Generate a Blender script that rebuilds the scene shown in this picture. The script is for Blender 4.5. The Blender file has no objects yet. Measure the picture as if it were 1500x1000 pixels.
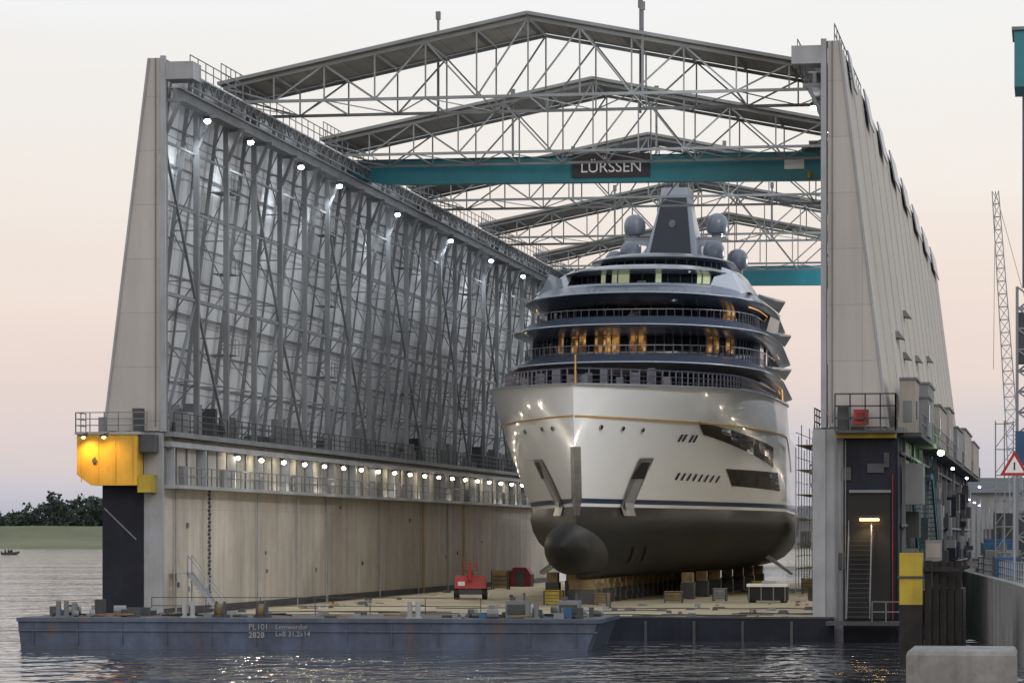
import bpy, math, random
from mathutils import Vector
random.seed(7)
A=math.radians(9.54); S=math.sin(A); C=math.cos(A)
CX,CY,CZ=50.3,-178.1,5.8
F=4700.0
def site(lat,d): return (CX-S*d+C*lat, CY+C*d+S*lat)
scene=bpy.context.scene
# ------------------------------------------------------------------ materials
def nodes(name):
    m=bpy.data.materials.new(name); m.use_nodes=True
    nt=m.node_tree; return m,nt,nt.nodes['Principled BSDF']
def mat(name,col,rough=.6,metal=0,var=.15,scale=.5,bump=0,streak=0,coat=0,col2=None,panel=None,fine=0,rust=0,spec=.5):
    m,nt,b=nodes(name); N=nt.nodes; L=nt.links
    b.inputs['Roughness'].default_value=rough; b.inputs['Metallic'].default_value=metal
    b.inputs['Specular IOR Level'].default_value=spec
    if coat: b.inputs['Coat Weight'].default_value=coat; b.inputs['Coat Roughness'].default_value=.06
    tc=N.new('ShaderNodeTexCoord')
    def noise(sc,vec=(1,1,1),detail=5):
        mp=N.new('ShaderNodeMapping'); mp.inputs['Scale'].default_value=vec
        L.new(tc.outputs['Object'],mp.inputs['Vector'])
        n=N.new('ShaderNodeTexNoise'); n.inputs['Scale'].default_value=sc; n.inputs['Detail'].default_value=detail
        n.inputs['Roughness'].default_value=.6
        L.new(mp.outputs[0],n.inputs['Vector']); return n.outputs['Fac']
    def ramp(src,a,bq,c0,c1):
        r=N.new('ShaderNodeValToRGB'); r.color_ramp.elements[0].position=a; r.color_ramp.elements[1].position=bq
        r.color_ramp.elements[0].color=(*c0,1); r.color_ramp.elements[1].color=(*c1,1)
        L.new(src,r.inputs[0]); return r.outputs[0]
    def mul(a,b2,fac=1,mode='MULTIPLY'):
        x=N.new('ShaderNodeMix'); x.data_type='RGBA'; x.blend_type=mode; x.inputs['Factor'].default_value=fac
        L.new(a,x.inputs[6]); L.new(b2,x.inputs[7]); return x.outputs[2]
    lo=tuple(c*(1-var) for c in col); hi=tuple(min(1,c*(1+var)) for c in col)
    if col2: lo=col2; hi=col
    out=ramp(noise(scale),.35,.65,lo,hi)
    if fine: out=mul(out,ramp(noise(scale*9),.3,.7,(1-fine,)*3,(1,1,1)))
    if streak: out=mul(out,ramp(noise(.8,(1,1,.10),8),.36,.66,(1-streak,1-streak*1.02,1-streak*1.08),(1,1,1)))
    if rust:
        x=N.new('ShaderNodeMix'); x.data_type='RGBA'
        rr=N.new('ShaderNodeValToRGB'); rr.color_ramp.elements[0].position=.58; rr.color_ramp.elements[1].position=.72
        rr.color_ramp.elements[1].color=(rust,rust,rust,1)
        L.new(noise(.9,(1,1,.35),8),rr.inputs[0]); L.new(rr.outputs[0],x.inputs['Factor'])
        L.new(out,x.inputs[6]); x.inputs[7].default_value=(.16,.085,.05,1); out=x.outputs[2]
    if panel:
        pl,bw,bh,mort,seam,pv=panel
        sp=N.new('ShaderNodeSeparateXYZ'); cb=N.new('ShaderNodeCombineXYZ'); L.new(tc.outputs['Object'],sp.inputs[0])
        L.new(sp.outputs['Y' if pl[0]=='Y' else 'X'],cb.inputs[0]); L.new(sp.outputs['Z' if pl[1]=='Z' else 'Y'],cb.inputs[1])
        br=N.new('ShaderNodeTexBrick'); br.offset=0; br.squash=1
        br.inputs['Scale'].default_value=1; br.inputs['Brick Width'].default_value=bw; br.inputs['Row Height'].default_value=bh
        br.inputs['Mortar Size'].default_value=mort; br.inputs['Mortar Smooth'].default_value=.1
        br.inputs['Color1'].default_value=(1,1,1,1); br.inputs['Color2'].default_value=(1-pv,1-pv,1-pv*.95,1)
        br.inputs['Mortar'].default_value=(seam,seam,seam,1)
        L.new(cb.outputs[0],br.inputs['Vector']); out=mul(out,br.outputs['Color'])
    L.new(out,b.inputs['Base Color'])
    if bump:
        bp=N.new('ShaderNodeBump'); bp.inputs['Strength'].default_value=bump; bp.inputs['Distance'].default_value=.05
        L.new(noise(scale*6),bp.inputs['Height']); L.new(bp.outputs[0],b.inputs['Normal'])
    return m
def emis(name,col,st,noisy=False):
    m,nt,b=nodes(name)
    b.inputs['Base Color'].default_value=(*[c*.5 for c in col],1)
    b.inputs['Emission Color'].default_value=(*col,1); b.inputs['Emission Strength'].default_value=st
    try: m.cycles.emission_sampling='NONE'
    except Exception: pass
    if noisy:
        b.inputs['Base Color'].default_value=(.05,.04,.03,1); b.inputs['Roughness'].default_value=.1
        tc=nt.nodes.new('ShaderNodeTexCoord'); mp=nt.nodes.new('ShaderNodeMapping'); mp.inputs['Scale'].default_value=(1.3,.15,.7)
        v=nt.nodes.new('ShaderNodeTexVoronoi'); v.inputs['Scale'].default_value=2.2; v.distance='CHEBYCHEV'
        nt.links.new(tc.outputs['Object'],mp.inputs[0]); nt.links.new(mp.outputs[0],v.inputs['Vector'])
        r=nt.nodes.new('ShaderNodeValToRGB'); r.color_ramp.elements[0].color=(.95,.68,.32,1); r.color_ramp.elements[1].color=(.06,.028,.012,1)
        r.color_ramp.elements[1].position=.55; e=r.color_ramp.elements.new(.2); e.color=(.50,.25,.07,1)
        nt.links.new(v.outputs['Distance'],r.inputs[0]); nt.links.new(r.outputs[0],b.inputs['Emission Color'])
    return m
M={}
M['clad']=mat('wall_cladding_inside',(.68,.70,.72),.6,0,.05,.10,0,.12,panel=('YZ',2.33,2.1,.04,.42,.16))
M['cladout']=mat('wall_cladding_outside',(.62,.575,.51),.6,0,.05,.08,0,.14,panel=('YZ',1.17,40,.02,.85,.04))
M['cladend']=mat('end_cladding',(.52,.50,.47),.6,0,.05,.1,0,.16,panel=('XZ',8,3.1,.02,.7,.05))
M['steel']=mat('galvanised_steel',(.20,.215,.23),.55,.1,.15,.4,0,.18)
M['steelr']=mat('roof_truss_steel',(.24,.26,.27),.55,.1,.15,.4,0,.15)
M['steeldk']=mat('dark_steel',(.06,.065,.07),.6,.1,.25,.5)
M['steellt']=mat('light_painted_steel',(.38,.40,.425),.55,.05,.12,.4,0,.2,rust=.25)
M['roof']=mat('roof_sheeting',(.25,.24,.225),.7,0,.12,.3,panel=('XZ',1.2,50,.04,.6,.1))
M['conc']=mat('stained_concrete',(.58,.54,.47),.8,0,.13,.12,.2,.24,panel=('YZ',10.5,7.4,.012,.72,.18),fine=.12,rust=.25)
M['quayc']=mat('quay_concrete',(.32,.31,.30),.85,0,.2,.35,.4,.3,fine=.25)
M['floor']=mat('dock_floor',(.46,.39,.25),.7,0,.25,.12,.2,0,col2=(.29,.25,.175),fine=.2,panel=('XY',6,7,.01,.7,.1))
M['navy']=mat('navy_dock_paint',(.016,.020,.034),.6,0,.3,.4,0,.3,rust=.12,spec=.25)
M['teal']=mat('teal_crane_paint',(.028,.22,.28),.45,0,.08,.4,0,.12)
M['sign']=mat('black_sign_board',(.02,.022,.03),.4)
M['white']=mat('white_paint',(.85,.85,.85),.5,0,.03,1)
M['hullw']=mat('yacht_white_gloss',(.84,.865,.89),.26,0,.01,.1,coat=.5)
M['hullb']=mat('antifouling_black',(.010,.010,.011),.55,0,.3,.3,fine=.2,spec=.3)
M['stripe']=mat('boot_stripe_blue',(.015,.035,.10),.3)
M['sup']=mat('superstructure_bluegrey',(.075,.095,.14),.28,.25,.06,.2,coat=.4)
M['dome']=mat('radome_grey',(.20,.235,.28),.35,.1,.05,.2,coat=.3)
M['sup2']=mat('superstructure_silver',(.30,.325,.365),.28,.2,.05,.2,coat=.4)
M['glass']=mat('dark_glass',(.008,.010,.014),.05,0,.1,1,coat=.3)
M['teak']=mat('teak_deck',(.25,.17,.1),.6)
M['chrome']=mat('polished_steel',(.26,.25,.24),.42,.5,.25,.6)
M['stemst']=mat('stem_guard_steel',(.12,.12,.12),.4,.4,.25,.8)
M['gold']=mat('gold_trim',(.60,.34,.09),.35,.4,.1,1)
M['red']=mat('red_machine_paint',(.42,.02,.015),.4,0,.15,1)
M['reddk']=mat('dark_red_paint',(.18,.012,.015),.5,0,.2,1)
M['black']=mat('black_rubber',(.012,.012,.012),.7)
M['blue']=mat('blue_container',(.03,.12,.26),.5,0,.15,.8,0,.2)
M['barge']=mat('barge_blue_steel',(.13,.185,.29),.5,.05,.2,.25,.2,.30,col2=(.075,.10,.155),fine=.25,rust=.6)
M['bargetop']=mat('barge_deck',(.12,.105,.09),.8,0,.3,.5,.3,fine=.3)
M['yel']=mat('yellow_paint',(.50,.38,.035),.5,0,.15,.8,0,.35,rust=.2)
M['yelbox']=mat('sodium_lit_yellow',(.70,.42,.05),.6,0,.12,.6,0,.3)  # sodium lamp's yellow-orange glow is put into this base colour
M['wood']=mat('timber_blocks',(.22,.16,.08),.8,0,.3,1.2)
M['wooddk']=mat('tarred_timber',(.02,.018,.017),.8,0,.4,1,.5,.4)
M['grass']=mat('dyke_grass',(.19,.205,.105),.95,0,.3,.012,col2=(.135,.145,.078),fine=.2)
M['leaf']=mat('foliage',(.055,.078,.058),.9,0,.3,.06,col2=(.026,.04,.036))
M['grey']=mat('grey_cabinet',(.26,.27,.28),.6,0,.1,.5,0,.2)
M['beige']=mat('beige_panel',(.42,.39,.35),.6,0,.08,.3,0,.25)
M['ledw']=emis('lamp_white',(1,.88,.66),40)
M['ledc']=emis('lamp_cool',(.86,.93,1),40)
M['ledp']=emis('lamp_violet',(.75,.7,1),25)
M['ledg']=emis('lamp_green',(.6,1,.35),25)
M['ledo']=emis('led_orange',(1,.50,.13),1.2)
M['ledy']=emis('lamp_sodium',(1,.60,.18),12)
M['warm']=emis('warm_cabin_interior',(1,.5,.15),.8,True)
M['yglow']=emis('bridge_interior',(.75,.82,.5),.30)
M['asph']=mat('quay_paving',(.10,.10,.10),.85,0,.25,.3,.2,fine=.3)
# ------------------------------------------------------------------ builder
class MB:
    def __init__(s): s.v=[];s.f=[];s.m=[];s.mats=[]
    def mi(s,k):
        k=M[k]
        if k not in s.mats: s.mats.append(k)
        return s.mats.index(k)
    def add(s,vs,fs,k):
        o=len(s.v); s.v+= [tuple(p) for p in vs]; i=s.mi(k)
        for f in fs: s.f.append([o+a for a in f]); s.m.append(i)
    def poly(s,pts,k): s.add(pts,[list(range(len(pts)))],k)
    def box(s,x0,x1,y0,y1,z0,z1,k):
        s.add([(x0,y0,z0),(x1,y0,z0),(x1,y1,z0),(x0,y1,z0),(x0,y0,z1),(x1,y0,z1),(x1,y1,z1),(x0,y1,z1)],
          [(0,3,2,1),(4,5,6,7),(0,1,5,4),(1,2,6,5),(2,3,7,6),(3,0,4,7)],k)
    def hexa(s,b,t,k):
        s.add(list(b)+list(t),[(3,2,1,0),(4,5,6,7),(0,1,5,4),(1,2,6,5),(2,3,7,6),(3,0,4,7)],k)
    def beam(s,p,q,w,h,k):
        p=Vector(p);q=Vector(q);d=(q-p)
        if d.length<1e-4: return
        d.normalize(); up=Vector((0,0,1))
        if abs(d.z)>.95: up=Vector((0,1,0))
        a=d.cross(up).normalized()*w/2; b=a.cross(d).normalized()*h/2
        s.hexa([p-a-b,p+a-b,p+a+b,p-a+b],[q-a-b,q+a-b,q+a+b,q-a+b],k)
    def cyl(s,p,q,r0,r1,n,k):
        p=Vector(p);q=Vector(q);d=(q-p).normalized(); up=Vector((0,0,1)) if abs(d.z)<.9 else Vector((1,0,0))
        a=d.cross(up).normalized(); b=a.cross(d)
        vs=[p+(a*math.cos(t)+b*math.sin(t))*r0 for t in [2*math.pi*i/n for i in range(n)]]
        vs+=[q+(a*math.cos(t)+b*math.sin(t))*r1 for t in [2*math.pi*i/n for i in range(n)]]
        fs=[(i,(i+1)%n,n+(i+1)%n,n+i) for i in range(n)]+[list(range(n))[::-1],list(range(n,2*n))]
        s.add(vs,fs,k)
    def ball(s,c,rx,ry,rz,k,nu=16,nv=10):
        vs=[];fs=[]
        for j in range(nv+1):
            t=math.pi*j/nv
            for i in range(nu):
                u=2*math.pi*i/nu; vs.append((c[0]+rx*math.sin(t)*math.cos(u),c[1]+ry*math.sin(t)*math.sin(u),c[2]+rz*math.cos(t)))
        for j in range(nv):
            for i in range(nu): fs.append((j*nu+i,(j+1)*nu+i,(j+1)*nu+(i+1)%nu,j*nu+(i+1)%nu))
        s.add(vs,fs,k)
    def loft(s,rings,k,cap=True,kf=None):
        n=len(rings[0]); o=len(s.v)
        for r in rings: s.v+=[tuple(p) for p in r]
        for j in range(len(rings)-1):
            for i in range(n):
                s.f.append([o+j*n+i,o+j*n+(i+1)%n,o+(j+1)*n+(i+1)%n,o+(j+1)*n+i])
                s.m.append(s.mi(kf(j,i) if kf else k))
        if cap:
            s.f.append([o+i for i in range(n)][::-1]); s.m.append(s.mi(k))
            s.f.append([o+(len(rings)-1)*n+i for i in range(n)]); s.m.append(s.mi(k))
    def rail(s,p,q,h,step,k,t=.05,rows=2):
        p=Vector(p);q=Vector(q);L=(q-p).length;n=max(1,round(L/step))
        for i in range(n+1):
            a=p.lerp(q,i/n); s.beam(a,a+Vector((0,0,h)),t,t,k)
        for r in range(rows):
            z=Vector((0,0,h*(r+1)/rows)); s.beam(p+z,q+z,t,t,k)
    def build(s,name,parent=None,smooth=None,loc=None,rot=None):
        me=bpy.data.meshes.new(name); me.from_pydata(s.v,[],s.f); me.update()
        for m_ in s.mats: me.materials.append(m_)
        me.polygons.foreach_set('material_index',s.m)
        if smooth is not None:
            me.polygons.foreach_set('use_smooth',[True]*len(s.f))
            try: me.set_sharp_from_angle(angle=math.radians(smooth))
            except Exception as e: print(e)
        o=bpy.data.objects.new(name,me); scene.collection.objects.link(o)
        if parent: o.parent=parent
        if loc: o.location=loc
        if rot: o.rotation_euler=rot
        return o
def empty(name,loc=(0,0,0),rot=(0,0,0)):
    e=bpy.data.objects.new(name,None); e.location=loc; e.rotation_euler=rot; scene.collection.objects.link(e); return e
def lamp(name,kind,loc,power,col,parent=None,target=None,size=.15,cone=140,blend=.6):
    l=bpy.data.lights.new(name,kind); l.energy=power; l.color=col
    if kind in('POINT','SPOT'): l.shadow_soft_size=size
    if kind=='SPOT': l.spot_size=math.radians(cone); l.spot_blend=blend
    o=bpy.data.objects.new(name,l); o.location=loc; scene.collection.objects.link(o)
    if target: o.rotation_euler=(Vector(target)-Vector(loc)).to_track_quat('-Z','Y').to_euler()
    if parent: o.parent=parent
    return o
def text(name,body,size,loc,rot,k,parent,ext=.015,align='CENTER'):
    c=bpy.data.curves.new(name,'FONT'); c.body=body; c.size=size; c.extrude=ext; c.align_x=align; c.align_y='CENTER'
    c.materials.append(M[k]); o=bpy.data.objects.new(name,c); o.location=loc; o.rotation_euler=rot
    scene.collection.objects.link(o); o.parent=parent; return o
# ------------------------------------------------------------------ dock
W=38.0; LD=150.0; ZD=1.2; ZG=11.8; ZT=33.2
dock=empty('floating_dry_dock')
b=MB(); b.box(-.2,W+.2,-.6,LD,-1.5,ZD,'floor'); b.build('dock_floor',dock)
b=MB(); b.box(-.3,W+.5,-.95,-.62,-1.5,ZD+.05,'navy')
for i in range(14): b.box(1+i*2.7,1.15+i*2.7,-1.05,-.95,-.5,ZD-.1,'steeldk')
b.box(-.3,W+.5,-1.0,-.6,ZD+.06,ZD+.16,'steeldk'); b.build('pontoon_edge',dock)
def side(mir):
    mx=(lambda x:W-x) if mir else (lambda x:x)
    def bx(b,x0,x1,*r):
        a,c=sorted((mx(x0),mx(x1))); b.box(a,c,*r)
    nm='right' if mir else 'left'
    out=-3.8 if mir else -3.4
    b=MB()
    bx(b,out,0,.05,LD,-1.5,ZG-.3,'conc'); b.build('side_wall_concrete_'+nm,dock)
    b=MB(); bx(b,out-.03,-1.0,-.3,.04,-1.5,ZG-.2,'navy')
    bx(b,-.98,.12,-.25,.045,-1.5,ZG-.1,'steellt')
    if mir: bx(b,out-.15,out-.04,.1,LD,-1.5,ZG-.3,'navy')
    bx(b,out-.5,.7,.06,LD,ZG-.29,ZG,'steel')
    bx(b,0.01,.95,.4,LD,8.55,8.75,'steellt')
    bx(b,0.01,.5,.4,LD,10.95,11.25,'steellt')
    b.build('wall_trim_'+nm,dock)
    b=MB()
    n=int(LD/2.33)
    for i in range(n):
        y=.6+i*2.33
        bx(b,.9,.96,y,y+.06,8.76,9.8,'steel')
        b.beam((mx(.02),y,8.76),(mx(.02),y,10.94),.14,.14,'steel')
        if i%3==0: bx(b,.02,.5,y+.3,y+.5,8.76,10.9,'steellt')
        if i%4==1: bx(b,.02,.3,y+.7,y+1.5,8.76,9.9,'grey')
    for z in (9.3,9.78): b.beam((mx(.93),.5,z),(mx(.93),LD,z),.06,.06,'steel')
    b.rail((mx(.65),.3,ZG),(mx(.65),LD,ZG),1.1,1.75,'steeldk',.06,3)
    b.build('gallery_railing_'+nm,dock)
    b=MB()
    for y in (42,88): bx(b,.01,.14,y,y+.35,ZD,8.5,'steellt')
    for z in range(30): b.beam((mx(.35),9.2,1.6+z*.235),(mx(.35+.06*(z%2)),9.2,1.8+z*.235),.16,.1,'steeldk')
    for y in (2.5,22,33,60,75): b.cyl((mx(.15),y,ZD),(mx(.15),y,8.5),.05,.05,8,'steellt')
    for y in (77,95):
        for dy in (0,.45): bx(b,.1,.16,y+dy,y+dy+.05,ZD,8.6,'yel')
        for k2 in range(24): bx(b,.1,.14,y,y+.45,ZD+.3*k2+.2,ZD+.3*k2+.24,'yel')
    bx(b,.01,.06,.1,LD,ZD+.01,ZD+.45,'steeldk')
    r=random.Random(31)
    for i in range(12):
        y=r.uniform(2,110); z=r.uniform(2.2,7.8); bx(b,.01,.10,y,y+r.uniform(.15,.4),z,z+r.uniform(.15,.35),r.choice(('steel','steeldk','grey')))
    b.build('wall_fittings_'+nm,dock)
    xo=lambda z:-.55+(-2.65)*(ZT-z)/(ZT-12.0)
    b=MB()
    for i in range(0,22):
        y=.25+i*7
        if y>LD: break
        b.beam((mx(.1),y,ZG),(mx(.1),y,ZT-.1),.32,.30,'steel')
        b.beam((mx(xo(12)+.3),y,ZG),(mx(xo(ZT)+.3),y,ZT-.2),.22,.22,'steel')
        zs=[12,15,18,21,24,27,29.6,31.4]
        for j in range(len(zs)-1):
            p=(mx(.1),y,zs[j]); q=(mx(xo(zs[j+1])+.3),y,zs[j+1])
            p2=(mx(xo(zs[j])+.3),y,zs[j]); q2=(mx(.1),y,zs[j+1])
            b.beam(*( (p,q) if j%2 else (p2,q2)),.07,.07,'steel')
            b.beam((mx(xo(zs[j])+.3),y,zs[j]),(mx(.1),y,zs[j]),.07,.07,'steel')
        if y+3.5<LD: b.beam((mx(xo(12)+.14),y+3.5,ZG),(mx(xo(ZT)+.14),y+3.5,ZT-.2),.12,.12,'steel')
        b.beam((mx(.2),y,28.9),(mx(1.0),y,30.8),.2,.2,'steel')
        b.beam((mx(.1),y,30.8),(mx(1.3),y,30.8),.22,.22,'steel')
        if i%3==0 and y+14<LD:
            b.beam((mx(.05),y,12),(mx(.05),y+7,19.8),.15,.15,'steel'); b.beam((mx(.05),y+14,12),(mx(.05),y+7,19.8),.15,.15,'steel')
            b.beam((mx(.05),y,28.5),(mx(.05),y+7,19.8),.15,.15,'steel')
    for z,t in ((15,.08),(19.8,.22),(25,.14),(28.5,.14)):
        b.beam((mx(.0),.3,z),(mx(.0),LD,z),t*.8,t,'steel')
    k=13.1
    while k<ZT-1:
        b.beam((mx(xo(k)+.1),.2,k),(mx(xo(k)+.1),LD,k),.06,.09,'steel'); k+=2.1
    b.build('wall_framing_'+nm,dock)
    b=MB(); x0,x1=xo(11.9),xo(ZT)
    def P(x,y,z): return (mx(x),y,z)
    b.poly([P(x0,.1,11.9),P(x0,LD,11.9),P(x1,LD,ZT),P(x1,.1,ZT)][::(1 if mir else -1)],'clad')
    b.poly([P(x0-.16,0,11.6),P(x0-.16,LD,11.6),P(x1-.16,LD,ZT),P(x1-.16,0,ZT)],'cladout')
    b.poly([P(x1-.16,0,ZT),P(x1-.16,LD,ZT),P(.1,LD,ZT),P(.1,0,ZT)],'steel')
    b.build('wall_cladding_'+nm,dock)
    b=MB()
    for yy in (-.02,LD+.02):
        b.poly([P(x0-.2,yy,11.85),P(-.1,yy,11.85),P(-.1,yy,ZT),P(x1-.18,yy,ZT)],'cladend')
    b.beam(P(.12,-.1,ZG),P(.12,-.1,ZT+.1),.3,.26,'steellt')
    b.beam(P(-.35,-.06,ZG+.3),P(-.35,-.06,ZT),.06,.06,'steel')
    b.beam(P(x0-.2,-.06,11.8),P(x1-.2,-.06,ZT),.12,.12,'steellt')
    b.build('end_gable_'+nm,dock)
    b=MB()
    bx(b,.55,.75,.3,LD,30.95,31.5,'steel'); bx(b,.3,1.0,.3,LD,31.5,31.58,'steellt'); bx(b,.3,1.0,.3,LD,30.88,30.94,'steel')
    bx(b,.9,1.6,.3,LD,32.3,32.38,'steellt')
    bx(b,.2,1.9,-.2,1.6,31.95,32.95,'steellt')
    y=.4
    while y<LD-1.75:
        b.beam(P(1.55,y,31.6),P(1.55,y+.875,32.3),.07,.07,'steel'); b.beam(P(1.55,y+.875,32.3),P(1.55,y+1.75,31.6),.07,.07,'steel'); y+=1.75
    b.beam(P(1.55,.4,31.6),P(1.55,LD,31.6),.1,.1,'steel')
    b.rail(P(1.6,.3,32.38),P(1.6,LD,32.38),1.0,1.75,'steel',.05,2)
    b.build('crane_runway_'+nm,dock)
    if mir:
        b=MB()
        for y,l in ((6,3),(22,5),(38,6),(54,9),(72,10),(92,12),(112,13),(132,14)):
            b.hexa([P(-1.25,y,31.4),P(-1.25,y+l,31.4),P(-1.15,y+l,31.4),P(-1.15,y,31.4)],[P(-.85,y,33.55),P(-.85,y+l,33.55),P(-.75,y+l,33.55),P(-.75,y,33.55)],'dome')
            for yy in (y+.3,y+l-.3): b.beam(P(-1.0,yy,32.4),P(-.7,yy,32.2),.06,.06,'steel')
        for y,z in ((28,18.5),(36,17.6),(45,21),(58,18.6),(70,16.5),(84,20),(98,16)):
            x=xo(z)-.2
            b.hexa([P(x+.1,y,z),P(x+.1,y+2.2,z),P(x-.45,y+2.2,z-.1),P(x-.45,y,z-.1)],[P(x+.2,y,z+.4),P(x+.2,y+2.2,z+.4),P(x-.1,y+2.2,z+.4),P(x-.1,y,z+.4)],'grey')
        b.rail(P(-.4,1,ZT),P(-.4,26,ZT),1.1,2,'steel',.05)
        for i in range(1,15): b.beam(P(xo(12)-.2,i*10,12),P(xo(ZT)-.2,i*10,ZT),.05,.12,'cladout')
        b.build('outer_vents',dock)
    b=MB(); r=random.Random(3+mir)
    for i in range(60):
        y=r.uniform(1,LD-4); x=r.uniform(-2.2,-.4); h=r.choice((.6,.9,1.4,2.0)); w=r.uniform(.4,1.2)
        bx(b,x-w/2,x+w/2,y,y+r.uniform(.4,2),ZG,ZG+h,r.choice(('grey','steeldk','steel','steellt','steel')))
    for i in range(5):
        y=15+i*28; b.beam((mx(-.2),y,ZG),(mx(-.2),y,ZT-2),.06,.06,'steellt'); b.beam((mx(-.2),y+.5,ZG),(mx(-.2),y+.5,ZT-2),.06,.06,'steellt')
        for k2 in range(44): b.beam((mx(-.2),y,ZG+.4+k2*.44),(mx(-.2),y+.5,ZG+.4+k2*.44),.04,.04,'steellt')
        for lv in (17,22,27): bx(b,-.9,.3,y-.3,y+1.6,lv,lv+.06,'steel'); b.rail(P(.3,y-.3,lv),P(.3,y+1.6,lv),1,.9,'steel',.04)
    b.build('gallery_equipment_'+nm,dock)
    b=MB(); y=14.7; i=0
    while y<LD-2:
        bx(b,.5,.78,y-.18,y+.18,10.72,10.9,'steeldk'); b.ball((mx(.72),y,10.62),.15,.15,.12,'ledw',8,6)
        if i%2==0: lamp('gallery_lamp','SPOT',(mx(1.0),y+1,10.5),850,(1,.90,.74),dock,(mx(8),y,1.2),.12,150,.5)
        y+=6; i+=1
    for i,y in enumerate((6,16.4,30,41.7,62,84,103.5,121,140)):
        bx(b,.9,1.3,y-.25,y+.25,30.4,30.62,'steeldk'); b.ball((mx(1.1),y,30.3),.2,.2,.14,'ledc',8,6)
        if not mir: lamp('high_bay_lamp','SPOT',(mx(1.1),y,30.05),800,(.90,.95,1),dock,(mx(5),y,1.2),.2,150,.6)
        elif i%2==0: lamp('high_bay_lamp','SPOT',(mx(1.1),y,30.05),8500,(.95,.97,1),dock,(0,y,17),.5,150,.6)  # unseen right row, boosted and aimed across to brighten the left wall
    b.build('lamp_housings_'+nm,dock)
side(False); side(True)
# left end platform
b=MB()
b.hexa([(-3.7,-1.6,8.7),(-1.0,-1.6,8.7),(-1.0,-.31,8.7),(-3.7,-.31,8.7)],[(-4.55,-1.6,9.3),(-1.0,-1.6,9.3),(-1.0,-.31,9.3),(-4.55,-.31,9.3)],'yelbox')
b.box(-4.55,-1.0,-1.6,-.31,9.3,11.6,'yelbox'); b.box(-4.65,-.9,-1.7,.3,11.6,11.75,'steellt')
b.rail((-4.6,-1.65,11.75),(-.4,-1.65,11.75),1.1,.9,'steel',.05,3); b.rail((-4.6,-1.65,11.75),(-4.6,.3,11.75),1.1,.9,'steel',.05,3)
b.box(-1.4,-.9,-1.2,-.4,11.75,13.1,'steeldk'); b.box(-3.4,-3.0,-1.2,-.8,11.75,12.6,'grey')
b.box(-1.0,-.2,-1.5,-.3,8.3,9.3,'yel'); b.box(-.95,-.1,-1.3,-.3,10.6,11.6,'steeldk')
for x in (-3.9,-2.7):
    b.beam((x,-1.65,11.68),(x,-2.4,11.6),.05,.05,'steeldk'); b.box(x-.2,x+.2,-2.6,-2.3,11.45,11.58,'steeldk'); b.ball((x,-2.45,11.4),.13,.13,.07,'ledy',8,6)
b.cyl((-3.5,-1.62,10.1),(-3.5,-1.68,10.1),.14,.14,12,'steeldk'); b.box(-3.56,-3.44,-1.64,-1.61,9.9,10.3,'steeldk')
for x in (-4.3,-3.3,-2.3,-1.3): b.box(x,x+.05,-1.63,-1.6,8.9,11.55,'yelbox')
b.beam((-3.3,-.32,7.4),(-1.4,-.32,5.6),.08,.08,'steel')
b.build('end_platform',dock)
lamp('sodium_lamp','SPOT',(-3.9,-2.35,11.2),270,(1,.52,.10),dock,(-3.6,-1.6,10.0),.1,130,1.0)
lamp('sodium_lamp','SPOT',(-2.7,-2.35,11.2),70,(1,.52,.10),dock,(-2.2,-1.6,9.6),.1,150,1.0)
# right end details
b=MB()
b.box(37.3,38.0,-.5,-.26,1.2,11.7,'steellt')
b.box(38.6,41.9,-.9,-.31,11.2,11.45,'yel'); b.box(38.6,41.9,-1.6,-.31,11.46,11.6,'steeldk')
b.rail((38.6,-1.55,11.6),(41.9,-1.55,11.6),2.0,.8,'steeldk',.08,3); b.rail((41.9,-1.55,11.6),(41.9,.3,11.6),2.0,.8,'steeldk',.08,3)
b.box(39.6,40.4,-1.3,-.5,11.95,12.75,'red'); b.box(39.75,40.25,-1.33,-1.3,12.1,12.6,'reddk'); b.box(38.7,39.3,-1.1,-.5,11.6,13.0,'steeldk')
b.box(39.2,41.55,-.36,-.31,1.25,8.2,'black')  # flat black slab painted in for the dark inside the entry opening
b.box(41.66,41.72,-.45,-.32,1.2,9.2,'reddk'); b.box(38.6,38.7,-.5,-.36,1.2,11.2,'steel')
b.box(39.3,41.6,-.5,-.37,8.2,8.35,'steel')
b.box(39.85,41.0,-.75,-.5,6.78,6.9,'steeldk'); b.box(39.9,40.95,-.72,-.55,6.66,6.77,'ledy')
for x in (39.3,40.55): b.beam((x,-2.6,1.3),(x,-.7,5.8),.06,.14,'steel'); b.beam((x,-2.6,2.3),(x,-.7,6.6),.04,.04,'steel')
for i in range(17):
    t=i/17; b.box(39.35,40.5,-2.6+1.9*t-.12,-2.6+1.9*t+.12,1.4+4.4*t,1.43+4.4*t,'steeldk')
for i in range(6):
    t=i/5
    for x in (39.3,40.55): b.beam((x,-2.6+1.9*t,1.3+4.5*t),(x,-2.6+1.9*t,2.3+4.4*t),.04,.04,'steel')
b.box(38.2,42.3,-3.0,-.96,.95,1.15,'steeldk'); b.rail((40.7,-2.95,1.15),(42.2,-2.95,1.15),1.1,.7,'steel',.05)
for x,z,w,h in ((38.9,8.9,.5,.7),(40.3,9.3,.9,.5),(38.75,4.0,.3,.9),(41.2,9.6,.3,.8)): b.box(x,x+w,-.42,-.31,z,z+h,'steeldk')
for x in (38.95,39.1): b.cyl((x,-.4,1.2),(x,-.4,11.1),.04,.04,6,'steel')
b.build('end_stair_tower',dock)
lamp('stair_lamp','SPOT',(40.4,-1.0,6.55),110,(1,.66,.3),dock,(40.4,-1.6,1),.1,150,.6)
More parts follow.
